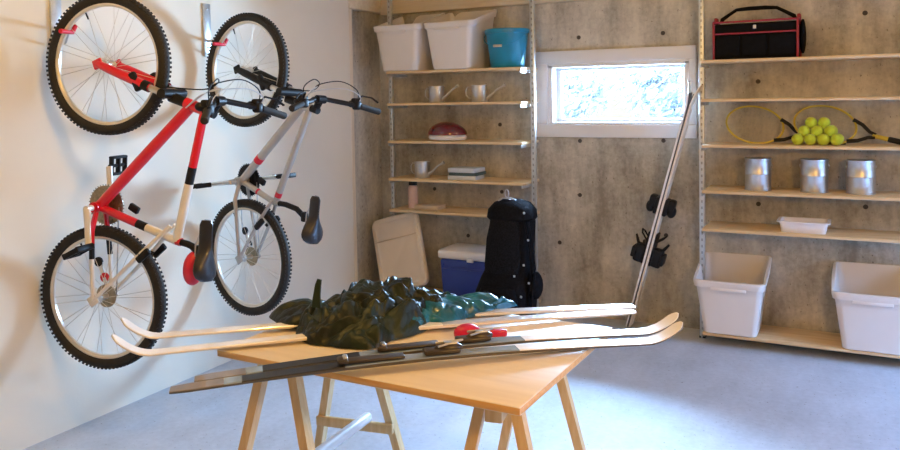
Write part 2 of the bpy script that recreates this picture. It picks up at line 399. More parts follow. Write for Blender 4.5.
# ---------------------------------------------------------------- bins (scoop fronted, taper towards the base)
def bin_mesh():
    t = .006
    bx, by, tx, ty, hf, hb = .15, .15, .195, .185, .33, .43
    def hgt(v):                                        # v: 0 front .. 1 back
        return hf+(hb-hf)*min(1, max(0, (v-.08)/.85))
    def per(kx, ky, r):
        pts = []
        for cx, cy, a0 in ((kx-r, -ky+r, -90), (kx-r, ky-r, 0), (-kx+r, ky-r, 90), (-kx+r, -ky+r, 180)):
            for q in range(0, 91, 15): a = R(a0+q); pts.append((cx+r*math.cos(a), cy+r*math.sin(a)))
        out = []
        for i in range(len(pts)):
            p, q = pts[i], pts[(i+1) % len(pts)]; out.append(p)
            n = int(math.dist(p, q)/.03)
            for k in range(1, n): out.append((p[0]+(q[0]-p[0])*k/n, p[1]+(q[1]-p[1])*k/n))
        return out
    base = per(bx, by, .03)
    def ring(f, off, dz=0, floor=False):
        out = []
        for x, y in base:
            v = (y+by)/(2*by); H = hgt(v)
            kx = 1+(tx/bx-1)*f; ky = 1+(ty/by-1)*f
            n = Vector((x, y, 0)).normalized()
            out.append((x*kx+n.x*off, y*ky+n.y*off, (t if floor else 0)+(H*f if not floor else 0)+dz))
        return out
    b = MB()
    rings = [ring(0, -.012), ring(.02, 0)]+[ring(f, 0) for f in (.2, .4, .6, .75, .86)]
    rings += [ring(.872, .003), ring(.878, .014), ring(.93, .016), ring(.985, .016), ring(1, .012), ring(1, -.004), ring(.97, -.006), ring(.6, -t), ring(.25, -t), ring(0, -t, t)]
    b.loops(rings, cap=(True, True))
    return b
binmesh = bin_mesh().build('storage_bin', 'bin'); 
def bin_at(o, loc, rz, label, group):
    o.location = loc; o.rotation_euler.z = rz; tag(o, label, 'bin', group); 
    tab = MB()
    return o
G = 'white scoop-front storage bins'
def lip(o):
    b = MB()
    b.box((0, -.190, .284), (.20, .012, .022), Matrix.Rotation(R(-8), 3, 'X'), .004)
    return b.build('front_grip', 'bin', o)
bin_at(binmesh, (-.715, 5.03, top(5)), 0, 'open white bin on the bottom board beside the right steel post', G); g0 = lip(binmesh)
def bin_copy(loc, rz, label):
    o = binmesh.copy(); COL.objects.link(o); bin_at(o, loc, rz, label, G); c = g0.copy(); COL.objects.link(c); c.parent = o; return o
bin_copy((.04, 5.03, top(5)), 0, 'open white bin on the bottom board, cut by the right edge of the photo')
bin_copy((-2.985, 5.035, top(0)), R(-5), 'white bin on the top shelf, nearest the left wall')
bin_copy((-2.56, 5.03, top(0)), R(-4), 'white bin on the top shelf, beside the teal bucket')

# ---------------------------------------------------------------- bucket
z = top(0); rt_ = empty('bucket', (-2.198, 5.03, z), 'teal plastic bucket at the right end of the top left shelf', 'bucket')
b = MB(); b.lathe([(.112, 0), (.116, .004), (.146, .235), (.156, .237), (.157, .262), (.152, .266), (.146, .262), (.113, .01), (.0, .008)][:-1], (0, 0, 0), None, 32)
b.build('body', 'teal', rt_)
b = MB(); pts = [(.158*math.cos(a), -.158*abs(math.sin(a))*1.0-.004, .245-.10*math.sin(a)) for a in [PI*i/16 for i in range(17)]]
b.tube(pts, .003, 6); h = b.build('handle', 'teal', rt_)
b = MB(); b.tube([(-.03, -.166, .146), (.03, -.166, .146)], .009, 10); g = b.build('grip', 'tanbox', h); g['label'] = 'tan handle grip'

# ---------------------------------------------------------------- watering cans
def watering(loc, label, rz):
    r = empty('watering_can', loc, label, 'watering can', 'small metal watering cans', rz)
    b = MB(); b.lathe([(.054, 0), (.056, .003), (.056, .112), (.058, .114), (.058, .119), (.055, .119), (.053, .114), (.053, .01)], (0, 0, 0), None, 28); b.build('body', 'bright', r)
    b = MB(); b.tube([(.05, 0, .022), (.09, 0, .05), (.13, 0, .086), (.175, 0, .112)], [.013, .010, .008, .007], 10); b.lathe([(.006, 0), (.013, .02), (.012, .022)], (.17, 0, .11), Matrix.Rotation(R(62), 3, 'Y'), 12); b.build('spout', 'bright', r)
    b = MB(); b.tube([(-.055, 0, .10), (-.085, 0, .108), (-.10, 0, .085), (-.098, 0, .05), (-.08, 0, .028), (-.055, 0, .025)], .004, 8); b.build('handle', 'bright', r)
    return r
w0 = watering((-2.76, 5.02, top(1)), 'metal watering can on the second shelf, left of the pair', R(-6))
clone(w0, 'metal watering can on the second shelf, right of the pair', (-2.415, 5.02, top(1)), rz=R(8))
clone(w0, 'metal watering can on the fourth shelf, left of the thin cases', (-2.88, 5.0, top(3)), rz=R(-4))

# ---------------------------------------------------------------- helmet
z = top(2); h = empty('bicycle_helmet', (-2.665, 5.0, z), 'glossy dark red bicycle helmet on the third shelf', 'helmet', None, R(4))
b = MB(); b.ellip((0, 0, .028), (.150, .104, .094), None, 28, 14, lambda v: Vector((v.x, v.y, max(v.z, -.004)*(1-.16*max(0, v.x/.14))+.018)))
b.build('shell', 'helmet', h)
b = MB(); b.ellip((0, 0, .026), (.145, .102, .050), None, 28, 8, lambda v: Vector((v.x, v.y, max(v.z, -.02)))); c = b.build('liner', 'whitelid', h); c['label'] = 'white lower rim'
for k, (x, y, zz, a) in enumerate(((-.06, -.085, .075, 20), (.0, -.09, .08, 5), (.06, -.08, .072, -15), (-.04, -.05, .112, 15), (.03, -.05, .115, -8), (.0, 0, .122, 0), (-.07, 0, .108, 0))):
    b = MB(); b.ellip((0, 0, 0), (.026, .007, .007), Matrix.Rotation(R(a), 3, 'Y'), 12, 7); b.build('vent', 'black', h, loc=(x*.98, y*.98, zz*.97))

# ---------------------------------------------------------------- thin cases, bottle, box
z = top(3)
for i, (m_, hh, dx, lb) in enumerate((('case', .030, 0, 'pale blue flat case on the fourth shelf, bottom of the stack'), ('casedark', .022, .012, 'dark teal flat case in the middle of the stack'), ('case', .030, .004, 'pale blue flat case on the fourth shelf, top of the stack'))):
    o = MB().box((0, 0, hh/2), (.215, .17, hh), bev=.003).build('flat_case', m_); o.location = (-2.535+dx, 5.03, z); o.rotation_euler.z = R(4-3*i); z += hh
    tag(o, lb, 'case', 'stack of flat cases')
b = empty('water_bottle', (-2.975, 5.02, top(4)), 'slim pale pink bottle with black cap on the fifth shelf', 'bottle')
MB().lathe([(.036, 0), (.038, .004), (.038, .145), (.034, .158), (.026, .166), (.026, .172)], seg=24).build('body', 'bottle', b)
MB().lathe([(.031, .170), (.031, .196), (.026, .202), (.012, .203)], seg=24).build('cap', 'black', b)
o = MB().box((0, 0, .016), (.19, .14, .032), bev=.003).build('flat_box', 'tanbox'); o.location = (-2.83, 5.02, top(4)); tag(o, 'flat tan box lying beside the pink bottle', 'box')

# ---------------------------------------------------------------- cream lid leaning in the corner
def slab(w, h, t, r):
    b = MB(); pts = []
    for cx, cz, a0 in ((w/2-r, -h/2+r, -90), (w/2-r, h/2-r, 0), (-w/2+r, h/2-r, 90), (-w/2+r, -h/2+r, 180)):
        for q in range(0, 91, 15): a = R(a0+q); pts.append((cx+r*math.cos(a), cz+r*math.sin(a)))
    def ring(y, ins): return [(x*(1-ins*2/w), y, z*(1-ins*2/h)) for x, z in pts]
    b.loops([ring(t, .012), ring(t*.8, 0), ring(0.012, 0), ring(0, .010), ring(0, .035), ring(.006, .042)])
    return b
lid = empty('leaning_slab', (-3.045, 4.93, top(5)), 'cream plastic lid leaning in the corner left of the blue cooler', 'lid')
b = slab(.415, .55, .05, .055); b.xf(Matrix.Translation((.0, .0, .295)) ); b.xf(Matrix.Rotation(R(-10), 4, 'X')); b.xf(Matrix.Rotation(R(-16), 4, 'Y')); b.xf(Matrix.Translation((.07, -.06, .035)))
b.build('panel', 'cream', lid)
b = MB(); b.box((0, -.003, .40), (.37, .006, .006), bev=.002); b.xf(Matrix.Rotation(R(-10), 4, 'X')); b.xf(Matrix.Rotation(R(-16), 4, 'Y')); b.xf(Matrix.Translation((.07, -.06, .035)))
b.build('ridge', 'tanbox', lid)

# ---------------------------------------------------------------- cooler
cz = top(5)
c = empty('cooler', (-2.46, 5.01, cz), 'dark blue cooler with white lid below the left shelves', 'cooler')
MB().box((0, 0, .155), (.44, .27, .31), bev=.02, taper=(.94, .94)).build('body', 'navy', c)
MB().box((0, 0, .341), (.465, .295, .062), bev=.016).build('lid', 'whitelid', c)
b = MB(); b.tube([(-.19, -.135, .27), (-.19, -.155, .25), (.19, -.155, .25), (.19, -.135, .27)], .007, 8); b.build('handle', 'navy', c)
MB().box((.03, -.15, .315), (.05, .012, .03), bev=.003).build('latch', 'whitelid', c)

# ---------------------------------------------------------------- backpack
bp = empty('backpack', (-2.055, 4.66, 0), 'tall black backpack standing on the floor in front of the steel post', 'backpack')
b = MB(); b.loft([(0, -.02, 0, .15, .09, 3), (.02, -.02, 0, .185, .12, 3), (.12, -.02, 0, .198, .135, 3), (.26, -.015, 0, .196, .14, 3), (.36, 0, .005, .178, .125, 2.8), (.40, .005, .01, .163, .115, 2.8), (.55, .015, .02, .155, .11, 2.8), (.72, .02, .03, .150, .105, 2.8), (.80, .022, .035, .135, .095, 2.6), (.84, .022, .04, .10, .075, 2.4), (.855, .022, .04, .05, .04, 2)], 32)
for v in b.bm.verts:
    n_ = noise.noise(v.co*9)*.012+noise.noise(v.co*22)*.005; v.co += Vector((v.co.x, v.co.y-.02, 0)).normalized()*n_
b.build('body', 'nylon', bp)
b = MB(); b.loft([(.40, -.0, -.085, .115, .03, 2.6), (.44, .0, -.085, .125, .04, 2.6), (.62, .008, -.075, .12, .04, 2.6), (.74, .01, -.06, .10, .03, 2.4), (.76, .01, -.055, .06, .02, 2.4)], 24); b.build('mesh_pocket', 'nylonmesh', bp)
b = MB(); b.loft([(.05, -.03, -.11, .13, .04, 2.6), (.08, -.03, -.115, .15, .055, 2.6), (.24, -.025, -.12, .145, .055, 2.6), (.31, -.02, -.11, .12, .04, 2.4), (.325, -.02, -.10, .08, .02, 2)], 24); b.build('lower_pocket', 'nylon', bp)
b = MB(); b.loft([(.735, .022, .03, .148, .11, 2.8), (.75, .022, .03, .162, .122, 2.8), (.80, .022, .034, .158, .118, 2.6), (.845, .022, .04, .12, .09, 2.4), (.865, .022, .04, .06, .045, 2)], 28); b.build('top_flap', 'nylon', bp)
for sx in (.165, .19):
    b = MB(); b.tube([(sx-.02, -.06, .74), (sx+.02, -.09, .60), (sx+.035, -.09, .45), (sx+.02, -.08, .34), (sx, -.07, .2)], .012, 8, flat=.4); b.build('strap', 'nylon', bp)
b = MB(); b.ellip((.205, -.03, .33), (.045, .06, .09), None, 14, 8); b.build('side_pouch', 'nylon', bp)
for x, y, zz in ((.16, -.10, .80), (.185, -.10, .63), (.19, -.11, .36), (.10, -.13, .40), (.155, -.105, .47), (.14, -.12, .27)):
    MB().box((0, 0, 0), (.014, .008, .014), bev=.003).build('buckle', 'steel', bp, loc=(x, y, zz))
b = MB(); ring = [(.012*math.cos(a)*1.1, 0, .026*math.sin(a)) for a in [2*PI*i/16 for i in range(16)]]; b.tube([(.0+p[0], .0, .905+p[2]) for p in ring], .0035, 6, True); b.tube([(0, 0, .88), (.02, .01, .862)], .005, 6); b.tube([(-.06, -.0, .855), (-.03, 0, .875), (.03, 0, .875), (.08, .02, .85)], .006, 6)
c = b.build('carabiner', 'bright', bp); c['label'] = 'silver clip on top'

# ---------------------------------------------------------------- tool bag
tb = empty('tool_bag', (-.575, 5.03, top(0)), 'open black tool bag with red trim and arched handle on top shelf', 'tool bag')
MB().box((0, 0, .105), (.46, .21, .21), bev=.012).build('body', 'tbag', tb)
b = MB()
for x in (-.231, .231): b.box((x, -.106, .112), (.014, .012, .222), bev=.004); b.box((x, .106, .112), (.014, .012, .222), bev=.004)
b.box((0, -.1085, .152), (.46, .010, .010), bev=.003); b.box((0, -.106, .221), (.46, .012, .011), bev=.003); b.box((0, .106, .221), (.46, .012, .011), bev=.003)
for x in (-.231, .231): b.box((x, 0, .223), (.014, .21, .014), bev=.004); b.box((x, 0, .236), (.02, .06, .04), bev=.006)
b.build('trim', 'redtrim', tb)
for x in (-.15, .0, .15): MB().box((0, 0, 0), (.135, .014, .12), bev=.005).build('front_pocket', 'tbag', tb, loc=(x, -.110, .078))
MB().box((0, -.114, .186), (.018, .006, .022), bev=.003).build('buckle', 'steel', tb)
b = MB(); b.tube([(-.20, 0, .225), (-.198, 0, .245), (-.155, 0, .275), (-.115, 0, .300), (-.05, 0, .304), (.05, 0, .304), (.11, 0, .300), (.16, 0, .272), (.205, 0, .245), (.21, 0, .225)], [.013, .012, .010, .010, .012, .012, .010, .010, .012, .012], 10); b.build('handle', 'tbag', tb)
b = MB(); b.ellip((.250, .02, .125), (.018, .085, .105), None, 14, 9); b.build('side_pouch', 'tbag', tb)

# ---------------------------------------------------------------- rackets and balls
def racket(loc, label, tilt, ang):
    r = empty('tennis_racket', loc, label, 'racket', 'tennis rackets on the right shelves')
    # racket plane is local XZ; butt towards +x; origin under the head centre on the shelf
    mx = Matrix.Translation((0, 0, .113)) @ Matrix.Rotation(R(tilt), 4, 'X') @ Matrix.Rotation(R(ang), 4, 'Y')
    A, B = .168, .118
    hoop = [(A*math.cos(t), 0, B*math.sin(t)) for t in [2*PI*i/40 for i in range(40)]]
    b = MB(); b.tube(hoop, .0065, 8, True, flat=1); b.xf(mx); b.build('frame', 'yellow', r)
    b = MB()
    for s in (-1, 1): b.tube([(A*math.cos(.62), -.002, s*B*math.sin(.62)), (.19, -.002, s*.05), (.235, -.002, s*.018), (.27, -.002, s*.008)], [.012, .011, .010, .010], 8)
    b.xf(mx); b.build('throat', 'black', r)
    b = MB(); b.tube([(.255, 0, 0), (.34, 0, 0)], [.013, .014], 8); b.xf(mx); b.build('shaft', 'yellow', r)
    b = MB(); b.tube([(.335, 0, 0), (.345, 0, 0), (.505, 0, 0), (.515, 0, 0)], [.014, .017, .017, .019], 8); b.xf(mx); b.build('grip', 'black', r)
    b = MB()
    for i in range(-8, 9):
        x = i*.0195; hh = B*math.sqrt(max(0, 1-(x/A)**2)); b.tube([(x, 0, -hh), (x, 0, hh)], .0006, 4)
    for i in range(-6, 7):
        zz = i*.0195; hh = A*math.sqrt(max(0, 1-(zz/B)**2)); b.tube([(-hh, 0, zz), (hh, 0, zz)], .0006, 4)
    b.xf(mx); b.build('strings', 'string', r)
    return r
racket((-.600, 5.125, top(2)), 'yellow and black tennis racket on the third right shelf, left of the balls', -24, 15)
racket((-.210, 5.09, top(2)), 'yellow and black tennis racket whose head is behind the tennis balls', -24, 15)
z = top(2); rb = .0335
ball = None
order = ['leftmost', 'second from the left', 'third from the left', 'rightmost']
lay = [('front bottom row', 4, -.246, 4.965, 0), ('back bottom row', 4, -.242, 5.032, 0), ('front middle row', 3, -.246, 4.985, 1), ('back middle row', 3, -.240, 5.035, 1), ('top row', 2, -.244, 5.005, 2)]
for row, n_, xc, y, l in lay:
    for i in range(n_):
        if ball is None:
            b = MB(); b.ellip((0, 0, 0), (rb, rb, rb), None, 20, 12); ball = b.build('tennis_ball', 'ball'); o = ball
        else: o = ball.copy(); COL.objects.link(o)
        o.location = (xc+(i-(n_-1)/2)*.0675, y, z+rb+l*.0475)
        nm = ('leftmost', 'rightmost')[i] if n_ == 2 else ('leftmost', 'middle', 'rightmost')[i] if n_ == 3 else order[i]
        tag(o, 'yellow-green tennis ball in the heap, %s of its %s' % (nm, row), 'ball', 'heap of tennis balls')

# ---------------------------------------------------------------- paint cans, tray
def paint(loc, label):
    r = empty('paint_can', loc, label, 'paint can', 'silver paint cans in a row')
    b = MB(); b.lathe([(.074, 0), (.077, .002), (.077, .006), (.0745, .009), (.0745, .096), (.0755, .098), (.0745, .100), (.0745, .182), (.077, .186), (.077, .192), (.070, .194), (.068, .188)], seg=40); b.build('body', 'bright', r)
    b = MB(); b.lathe([(.066, .184), (.067, .191), (.062, .192), (.058, .188)], seg=32); b.build('lid', 'bright', r)
    b = MB(); b.tube([(.080*math.cos(t), .080*math.sin(t)+.002, .155-.075*math.sin(t)) for t in [PI*i/14 for i in range(15)]], .0015, 6)
    for s in (-1, 1): b.ellip((s*.076, 0, .155), (.006, .009, .009), None, 10, 6)
    b.build('handle', 'steel', r); return r
p0 = paint((-.57, 5.03, top(3)), 'silver paint can, leftmost of the three on the right shelves')
clone(p0, 'silver paint can, middle of the three on the right shelves', (-.262, 5.03, top(3)))
clone(p0, 'silver paint can, rightmost of the three on the right shelves', (-.022, 5.03, top(3)), rz=R(12))
tr = MB(); prof = []
def rr(kx, ky, z): 
    r = .02; pts = []
    for cx, cy, a0 in ((kx-r, -ky+r, -90), (kx-r, ky-r, 0), (-kx+r, ky-r, 90), (-kx+r, -ky+r, 180)):
        for q in (0, 30, 60, 90): a = R(a0+q); pts.append((cx+r*math.cos(a), cy+r*math.sin(a), z))
    return pts
tr.loops([rr(.118, .075, 0), rr(.128, .085, .058), rr(.142, .099, .060), rr(.142, .099, .066), rr(.126, .083, .066), rr(.116, .073, .006)])
o = tr.build('plastic_tray', 'whitelid'); o.location = (-.315, 5.0, top(4)); tag(o, 'white plastic tray on the fifth right shelf under the paint cans', 'tray')

# ---------------------------------------------------------------- skis leaning by the right post
def leaning(side, label, top_m):
    base = Vector((-1.375, 5.09, .012)); tip = Vector((-.925, 5.0, 1.60)); e = (tip-base).normalized()
    wdir = Vector((0, 1, 0)); wdir = (wdir-e*wdir.dot(e)).normalized(); td = wdir.cross(e)
    if td.x < 0: td = -td
    L = (tip-base).length
    r = empty('downhill_ski', base, label, 'ski', 'pair of skis leaning beside the window')
    pts, ws, ts = [], [], []
    for i in range(25):
        t = i/24; c = .010+(.010 if .2 < t < .75 else .010*min(t/.2, (1-t)/.25) if t < .2 or t > .75 else 0)*.6
        bend = .03*max(0, (t-.9)/.1)**2
        pts.append(base+e*L*t+td*side*(.010+bend)); ws.append(.078+.016*abs(2*t-1)**2 if t < .97 else .05); ts.append(.016-.008*max(0, (abs(2*t-1)-.5)*2))
    b = MB(); b.strip(pts, wdir, ws, ts); b.build('ski_body', [top_m], r, base)
    b = MB(); b.strip([p-td*side*.007 for p in pts[:-1]], wdir, [w_*.98 for w_ in ws[:-1]], [.004]*24); b.build('base', 'skidark', r, base)
    rot = Matrix((wdir, td*side, e)).transposed()
    def q(a, h, l): return base+wdir*a+td*side*(.018+h)+e*l
    b = MB()
    b.box(q(0, .012, .84), (.075, .024, .11), rot, .006); b.box(q(0, .042, .86), (.07, .045, .075), rot, .012); b.ellip(q(0, .05, .82), (.036, .030, .04), rot)
    b.build('toe_binding', 'black', r, base)
    b = MB()
    b.box(q(0, .008, .55), (.07, .014, .22), rot, .005); b.box(q(0, .040, .50), (.065, .065, .12), rot, .012); b.box(q(0, .076, .50), (.085, .026, .07), rot, .006)
    b.tube([q(0, .045, .53), q(0, .075, .58), q(0, .09, .61)], [.012, .010, .007], 8); b.tube([q(.03, .01, .60), q(.03, .05, .64), q(.0, .06, .655), q(-.03, .05, .64), q(-.03, .01, .60)], .006, 8)
    b.build('heel_binding', 'black', r, base)
leaning(-1, 'silver ski of the leaning pair, nearer the window', 'skiwhite')
leaning(1, 'pale ski of the leaning pair, nearer the right shelves', 'skiwood')

# ---------------------------------------------------------------- bikes
WS = .968
V = Vector                                              # bike coordinates: across, out from the wall, up
def bike(name_label, P, fcols, fork_m, root_label_group, red):
    base = Vector((0, 0, 0))
    root = empty('mountain_bike', P['at'], name_label, 'bicycle', root_label_group, R(P['turn']-90))
    def put(mb, name, mats, par=None): return mb.build(name, mats, par or root, base)
    axs = (Vector(P['ht1'])-Vector(P['ht0'])).normalized(); piv = V(P['ht0'])
    ST = Matrix.Translation(piv) @ Matrix.Rotation(P['steer'], 4, axs) @ Matrix.Translation(-piv)
    def putf(mb, name, mats, par=None): return put(mb.xf(ST), name, mats, par)
    # wheels
    for wn2, hub in (('rear_wheel', P['hubR']), ('front_wheel', P['hubF'])):
        hb = V(hub)
        ring = [(0, .283*math.cos(t), .283*math.sin(t)) for t in [2*PI*i/56 for i in range(56)]]
        b = MB()
        prof = [(-.012, .290), (-.0125, .276), (-.006, .268), (.006, .268), (.0125, .276), (.012, .290)]
        b.loops([[(x, r*math.cos(t), r*math.sin(t)) for x, r in prof] for t in [2*PI*i/64 for i in range(64)]], wrap=True)
        rim = b.build(wn2, 'rim', root, loc=hb-base)
        q_ = WS if wn2 == 'rear_wheel' else WS*.968; rim.scale = (1, q_, q_)
        if wn2 == 'front_wheel': rim.location = ST @ hb-base; rim.rotation_euler = ST.to_euler()
        b = MB(); tp = [(.0255*math.cos(a), .3045+.0255*math.sin(a)*.98) for a in [2*PI*i/12 for i in range(12)]]
        b.loops([[(x, r*math.cos(t), r*math.sin(t)) for x, r in tp] for t in [2*PI*i/64 for i in range(64)]], wrap=True)
        for i in range(96):
            t = 2*PI*i/96; rot = Matrix.Rotation(t, 3, 'X')
            for x, a in ((-.019, .6), (0, 0), (.019, -.6)):
                rr_ = .3225 if x else .3272
                c = rot @ Vector((x, rr_, 0)); b.box(c, (.012, .005, .011), rot @ Matrix.Rotation(-a, 3, 'Z'))
        b.build('tire', 'rubber', rim)
        b = MB(); b.lathe([(.010, -.062), (.010, -.05), (.012, -.035), (.022, -.030), (.022, -.026), (.013, -.02), (.013, .02), (.022, .026), (.022, .030), (.012, .035), (.010, .05), (.010, .062)], rot=Matrix.Rotation(PI/2, 3, 'Y'), seg=16); b.build('hub', 'silver', rim)
        sm = []
        for sgn in (-1, 1):
            b = MB(); b.tube([(sgn*.028, .006, .020), (0, .075*sgn, .262)], .0013, 5, cap=False); sm.append(b)
        s0 = [mb.build('spoke', 'spoke', rim) for mb in sm]
        for k in range(1, 14):
            for j in (0, 1):
                c = s0[j].copy(); COL.objects.link(c); c.parent = rim; c.rotation_euler.x = 2*PI*k/14+j*PI/14
        b = MB(); b.tube([(0, .268, 0), (0, .235, 0)], .004, 6); v = b.build('valve', 'black', rim); v.rotation_euler.x = 2.0
    hR, hF, bb, h0, h1 = P['hubR'], P['hubF'], P['bb'], P['ht0'], P['ht1']
    sc = P['seatcl']; lp = lambda a, b_, t: tuple(a[i]+(b_[i]-a[i])*t for i in range(3))
    # frame
    b = MB(); fr = .021 if red else .019
    A_, B_, C_ = 0, 1, 2
    b.m(A_).tube([V(h0), V(h1)], .024, 14)
    b.m(A_).tube([V(P['dtop']), V(lp(P['dtop'], bb, .5)), V(bb)], [fr+.002, fr+.004, fr+.002], 14)
    if red:
        k = .42; b.m(0).tube([V(P['ttop']), V(lp(P['ttop'], sc, k))], .018, 12)
        b.m(2).tube([V(lp(P['ttop'], sc, k)), V(lp(P['ttop'], sc, .55))], .0185, 12); b.m(1).tube([V(lp(P['ttop'], sc, .55)), V(sc)], .0195, 12)
        b.m(0).tube([V(bb), V(lp(bb, sc, .5))], .018, 12); b.m(2).tube([V(lp(bb, sc, .5)), V(lp(bb, sc, .62))], .0185, 12); b.m(1).tube([V(lp(bb, sc, .62)), V(sc)], .018, 12)
    else:
        b.m(0).tube([V(P['ttop']), V(sc)], .018, 12); b.m(0).tube([V(bb), V(sc)], .016, 12)
        b.m(1).tube([V(lp(P['dtop'], bb, .66)), V(lp(P['dtop'], bb, .72))], .0245, 14); b.m(1).tube([V(lp(bb, sc, .48)), V(lp(bb, sc, .53))], .0168, 12); b.m(1).tube([V(lp(P['ttop'], sc, .88)), V(lp(P['ttop'], sc, .93))], .0188, 12)
    b.m(0).lathe([(.024, -.036), (.024, .036)], V(bb), Matrix.Rotation(PI/2, 3, 'Y'), 16)
    b.m(0).tube([V(sc), V(lp(sc, P['post1'], .4))], .018, 12)
    for s in (-1, 1):
        d = (s*.062, hR[1], hR[2])
        q0 = (s*.030, bb[1]+.01, bb[2]-.02); q1 = (s*.050, bb[1]+.0, bb[2]-.10); q2 = (s*.058, lp(bb, hR, .55)[1], lp(bb, hR, .55)[2])
        if red:
            b.m(0).tube([V(q0), V(q1), V(lp(q1, q2, .45))], .012, 8); b.m(2).tube([V(lp(q1, q2, .45)), V(q2)], .0115, 8); b.m(1).tube([V(q2), V(d)], .010, 8)
        else: b.m(0).tube([V(q0), V(q1), V(q2), V(d)], [.011, .011, .010, .009], 8)
        st = (s*.018, P['ssTop'][1], P['ssTop'][2]); sm_ = lp(st, d, .35); sm_ = (s*.045, sm_[1], sm_[2])
        b.m(1 if red else 0).tube([V(st), V(sm_), V(d)], [.0095, .0095, .0085], 8)
        b.m(1 if red else 0).box(V(d), (.006, .05, .045), Matrix.Rotation(R(35), 3, 'X'), .002)
    put(b, 'frame', fcols)
    # fork: sliders beside the wheel, arch, crown and the steerer into the head tube
    ax = (Vector(h1)-Vector(h0)).normalized(); hFv = Vector(hF); crown = Vector(h0)-ax*.075
    side = Vector((1, 0, 0)); off = hFv-crown; perp = off-ax*off.dot(ax)
    b = MB()
    for s in (-1, 1):
        d = hFv+side*s*.062; c0 = crown+side*s*.062+perp*.55
        mid = c0.lerp(d, .20)
        b.m(0).tube([V(mid), V(c0.lerp(d, .8)), V(d)], [.021, .020, .016], 12)
        b.m(1).tube([V(c0), V(mid)], .0145, 12)
        b.m(0).box(V(d), (.012, .045, .04), Matrix.Rotation(R(20), 3, 'X'), .004)
        b.m(2).tube([V(c0.lerp(d, .20)), V(c0.lerp(d, .30))], .0225, 12)
    arch0 = (crown+perp*.55).lerp(hFv, .43); ud = (arch0-hFv).normalized()
    b.m(0).tube([V(arch0+side*-.062), V(arch0+side*-.05-ud*-.045), V(arch0+ud*.055), V(arch0+side*.05+ud*.045), V(arch0+side*.062)], .011, 8)
    cc = crown+perp*.55
    b.m(2).tube([V(cc+side*-.078), V(cc+side*.078)], .021, 12); b.m(2).tube([V(cc), V(crown), V(h0)], [.022, .024, .022], 12)
    putf(b, 'fork', fork_m)
    for s in (-1, 1):                                    # rim brake arms on the fork
        a0 = arch0+side*s*.05
        b = MB(); b.box(V(a0+side*s*.02+ud*.01), (.022, .03, .085), Matrix.Rotation(R(25), 3, 'X'), .006); b.tube([V(a0+side*s*.02), V(a0+side*s*.012-ud*.03)], .010, 8); putf(b, 'front_brake', 'black')
    for s in (-1, 1):
        st = Vector(P['ssTop']); bk = st.lerp(Vector(hR), .36); b = MB(); b.box(V(bk+side*s*.055+Vector((0, .02, -.005))), (.02, .075, .03), Matrix.Rotation(R(40), 3, 'X'), .006); b.tube([V(bk+side*s*.05), V(bk+side*s*.025+Vector((0, -.02, -.03)))], .009, 8); put(b, 'rear_brake', 'black')
    # stem, bar
    fwd = Vector((0, -ax.z, ax.y)); 
    if fwd.z < 0: fwd = -fwd
    s0 = Vector(h1)+ax*.025; cl = s0+fwd*.06+ax*.02
    b = MB(); b.tube([V(Vector(h1)), V(s0+ax*.02)], .019, 12); b.tube([V(s0), V(cl)], [.018, .019], 12); b.tube([V(cl-side*.028), V(cl+side*.028)], .021, 12)
    putf(b, 'stem', 'black')
    b = MB(); pts = []
    for s in (-1, 1):
        seq = [cl+side*s*.0, cl+side*s*.05, cl+side*s*.11+ax*.045, cl+side*s*.19+ax*.075-fwd*.004, cl+side*s*.315+ax*P['rise']-fwd*P['sweep']]
        pts = [V(p) for p in reversed(seq)]+pts if s < 0 else pts+[V(p) for p in seq[1:]]
        if s > 0: near = seq
        else: far = seq
    b.tube(pts, .0125, 10); bar = putf(b, 'handlebar', 'black')
    for seq in (near, far):
        e = (seq[4]-seq[3]); b = MB(); g0 = seq[3]+e*.18; b.tube([V(g0), V(g0+e*.03), V(seq[4]), V(seq[4]+e*.04)], [.017, .0155, .0165, .014], 12); putf(b, 'grip', 'rubber', bar)
        c = seq[3]+e*.02; b = MB(); b.box(V(c), (.04, .04, .045), None, .010); b.box(V(c+fwd*.02-ax*.012), (.05, .03, .03), None, .008); b.ellip(V(c-ax*.03-fwd*.0), (.03, .025, .02), None, 12, 7); putf(b, 'shifter', 'black', bar)
        b = MB(); b.tube([V(c+fwd*.02), V(c+fwd*.055+e*.12), V(c+fwd*.06+e*.55), V(c+fwd*.045+e*.85)], [.008, .007, .006, .007], 8, flat=.6); putf(b, 'brake_lever', 'black', bar)
        b = MB(); up_ = Vector((0, 0, 1)); b.tube(smooth([V(c+fwd*.02), V(c+fwd*.075-ax*.02), V(cl.lerp(c, .5)+fwd*.105-ax*.02), V(cl+fwd*.07-ax*.03), V(cl-ax*.09+fwd*.02), V(arch0+ud*.06)]), .0028, 6); putf(b, 'cable', 'black')
        b = MB(); b.tube(smooth([V(c), V(c+fwd*.05+ax*.01), V(cl.lerp(c, .5)+fwd*.075+ax*.01), V(cl-ax*.05+side*.03+fwd*.02), V(Vector(P['dtop'])+side*.03)]), .0025, 6); putf(b, 'cable', 'silver')
    # seat post and saddle
    s1 = Vector(P['post1']); sC = Vector(P['saddleC'])
    b = MB(); b.tube([V(sc), V(s1), V(P['postb']), V(sC-Vector((0, .025, 0)))], .0145, 12); b.box(V(sC-Vector((0, .022, 0))), (.03, .03, .05), None, .006); put(b, 'seat_post', 'black')
    nose, tail = Vector(P['nose']), Vector(P['tail']); L = (nose-tail).length; dv = (nose-tail).normalized(); upd = Vector((0, dv.z, -dv.y))
    if upd.y < 0: upd = -upd
    rings = []
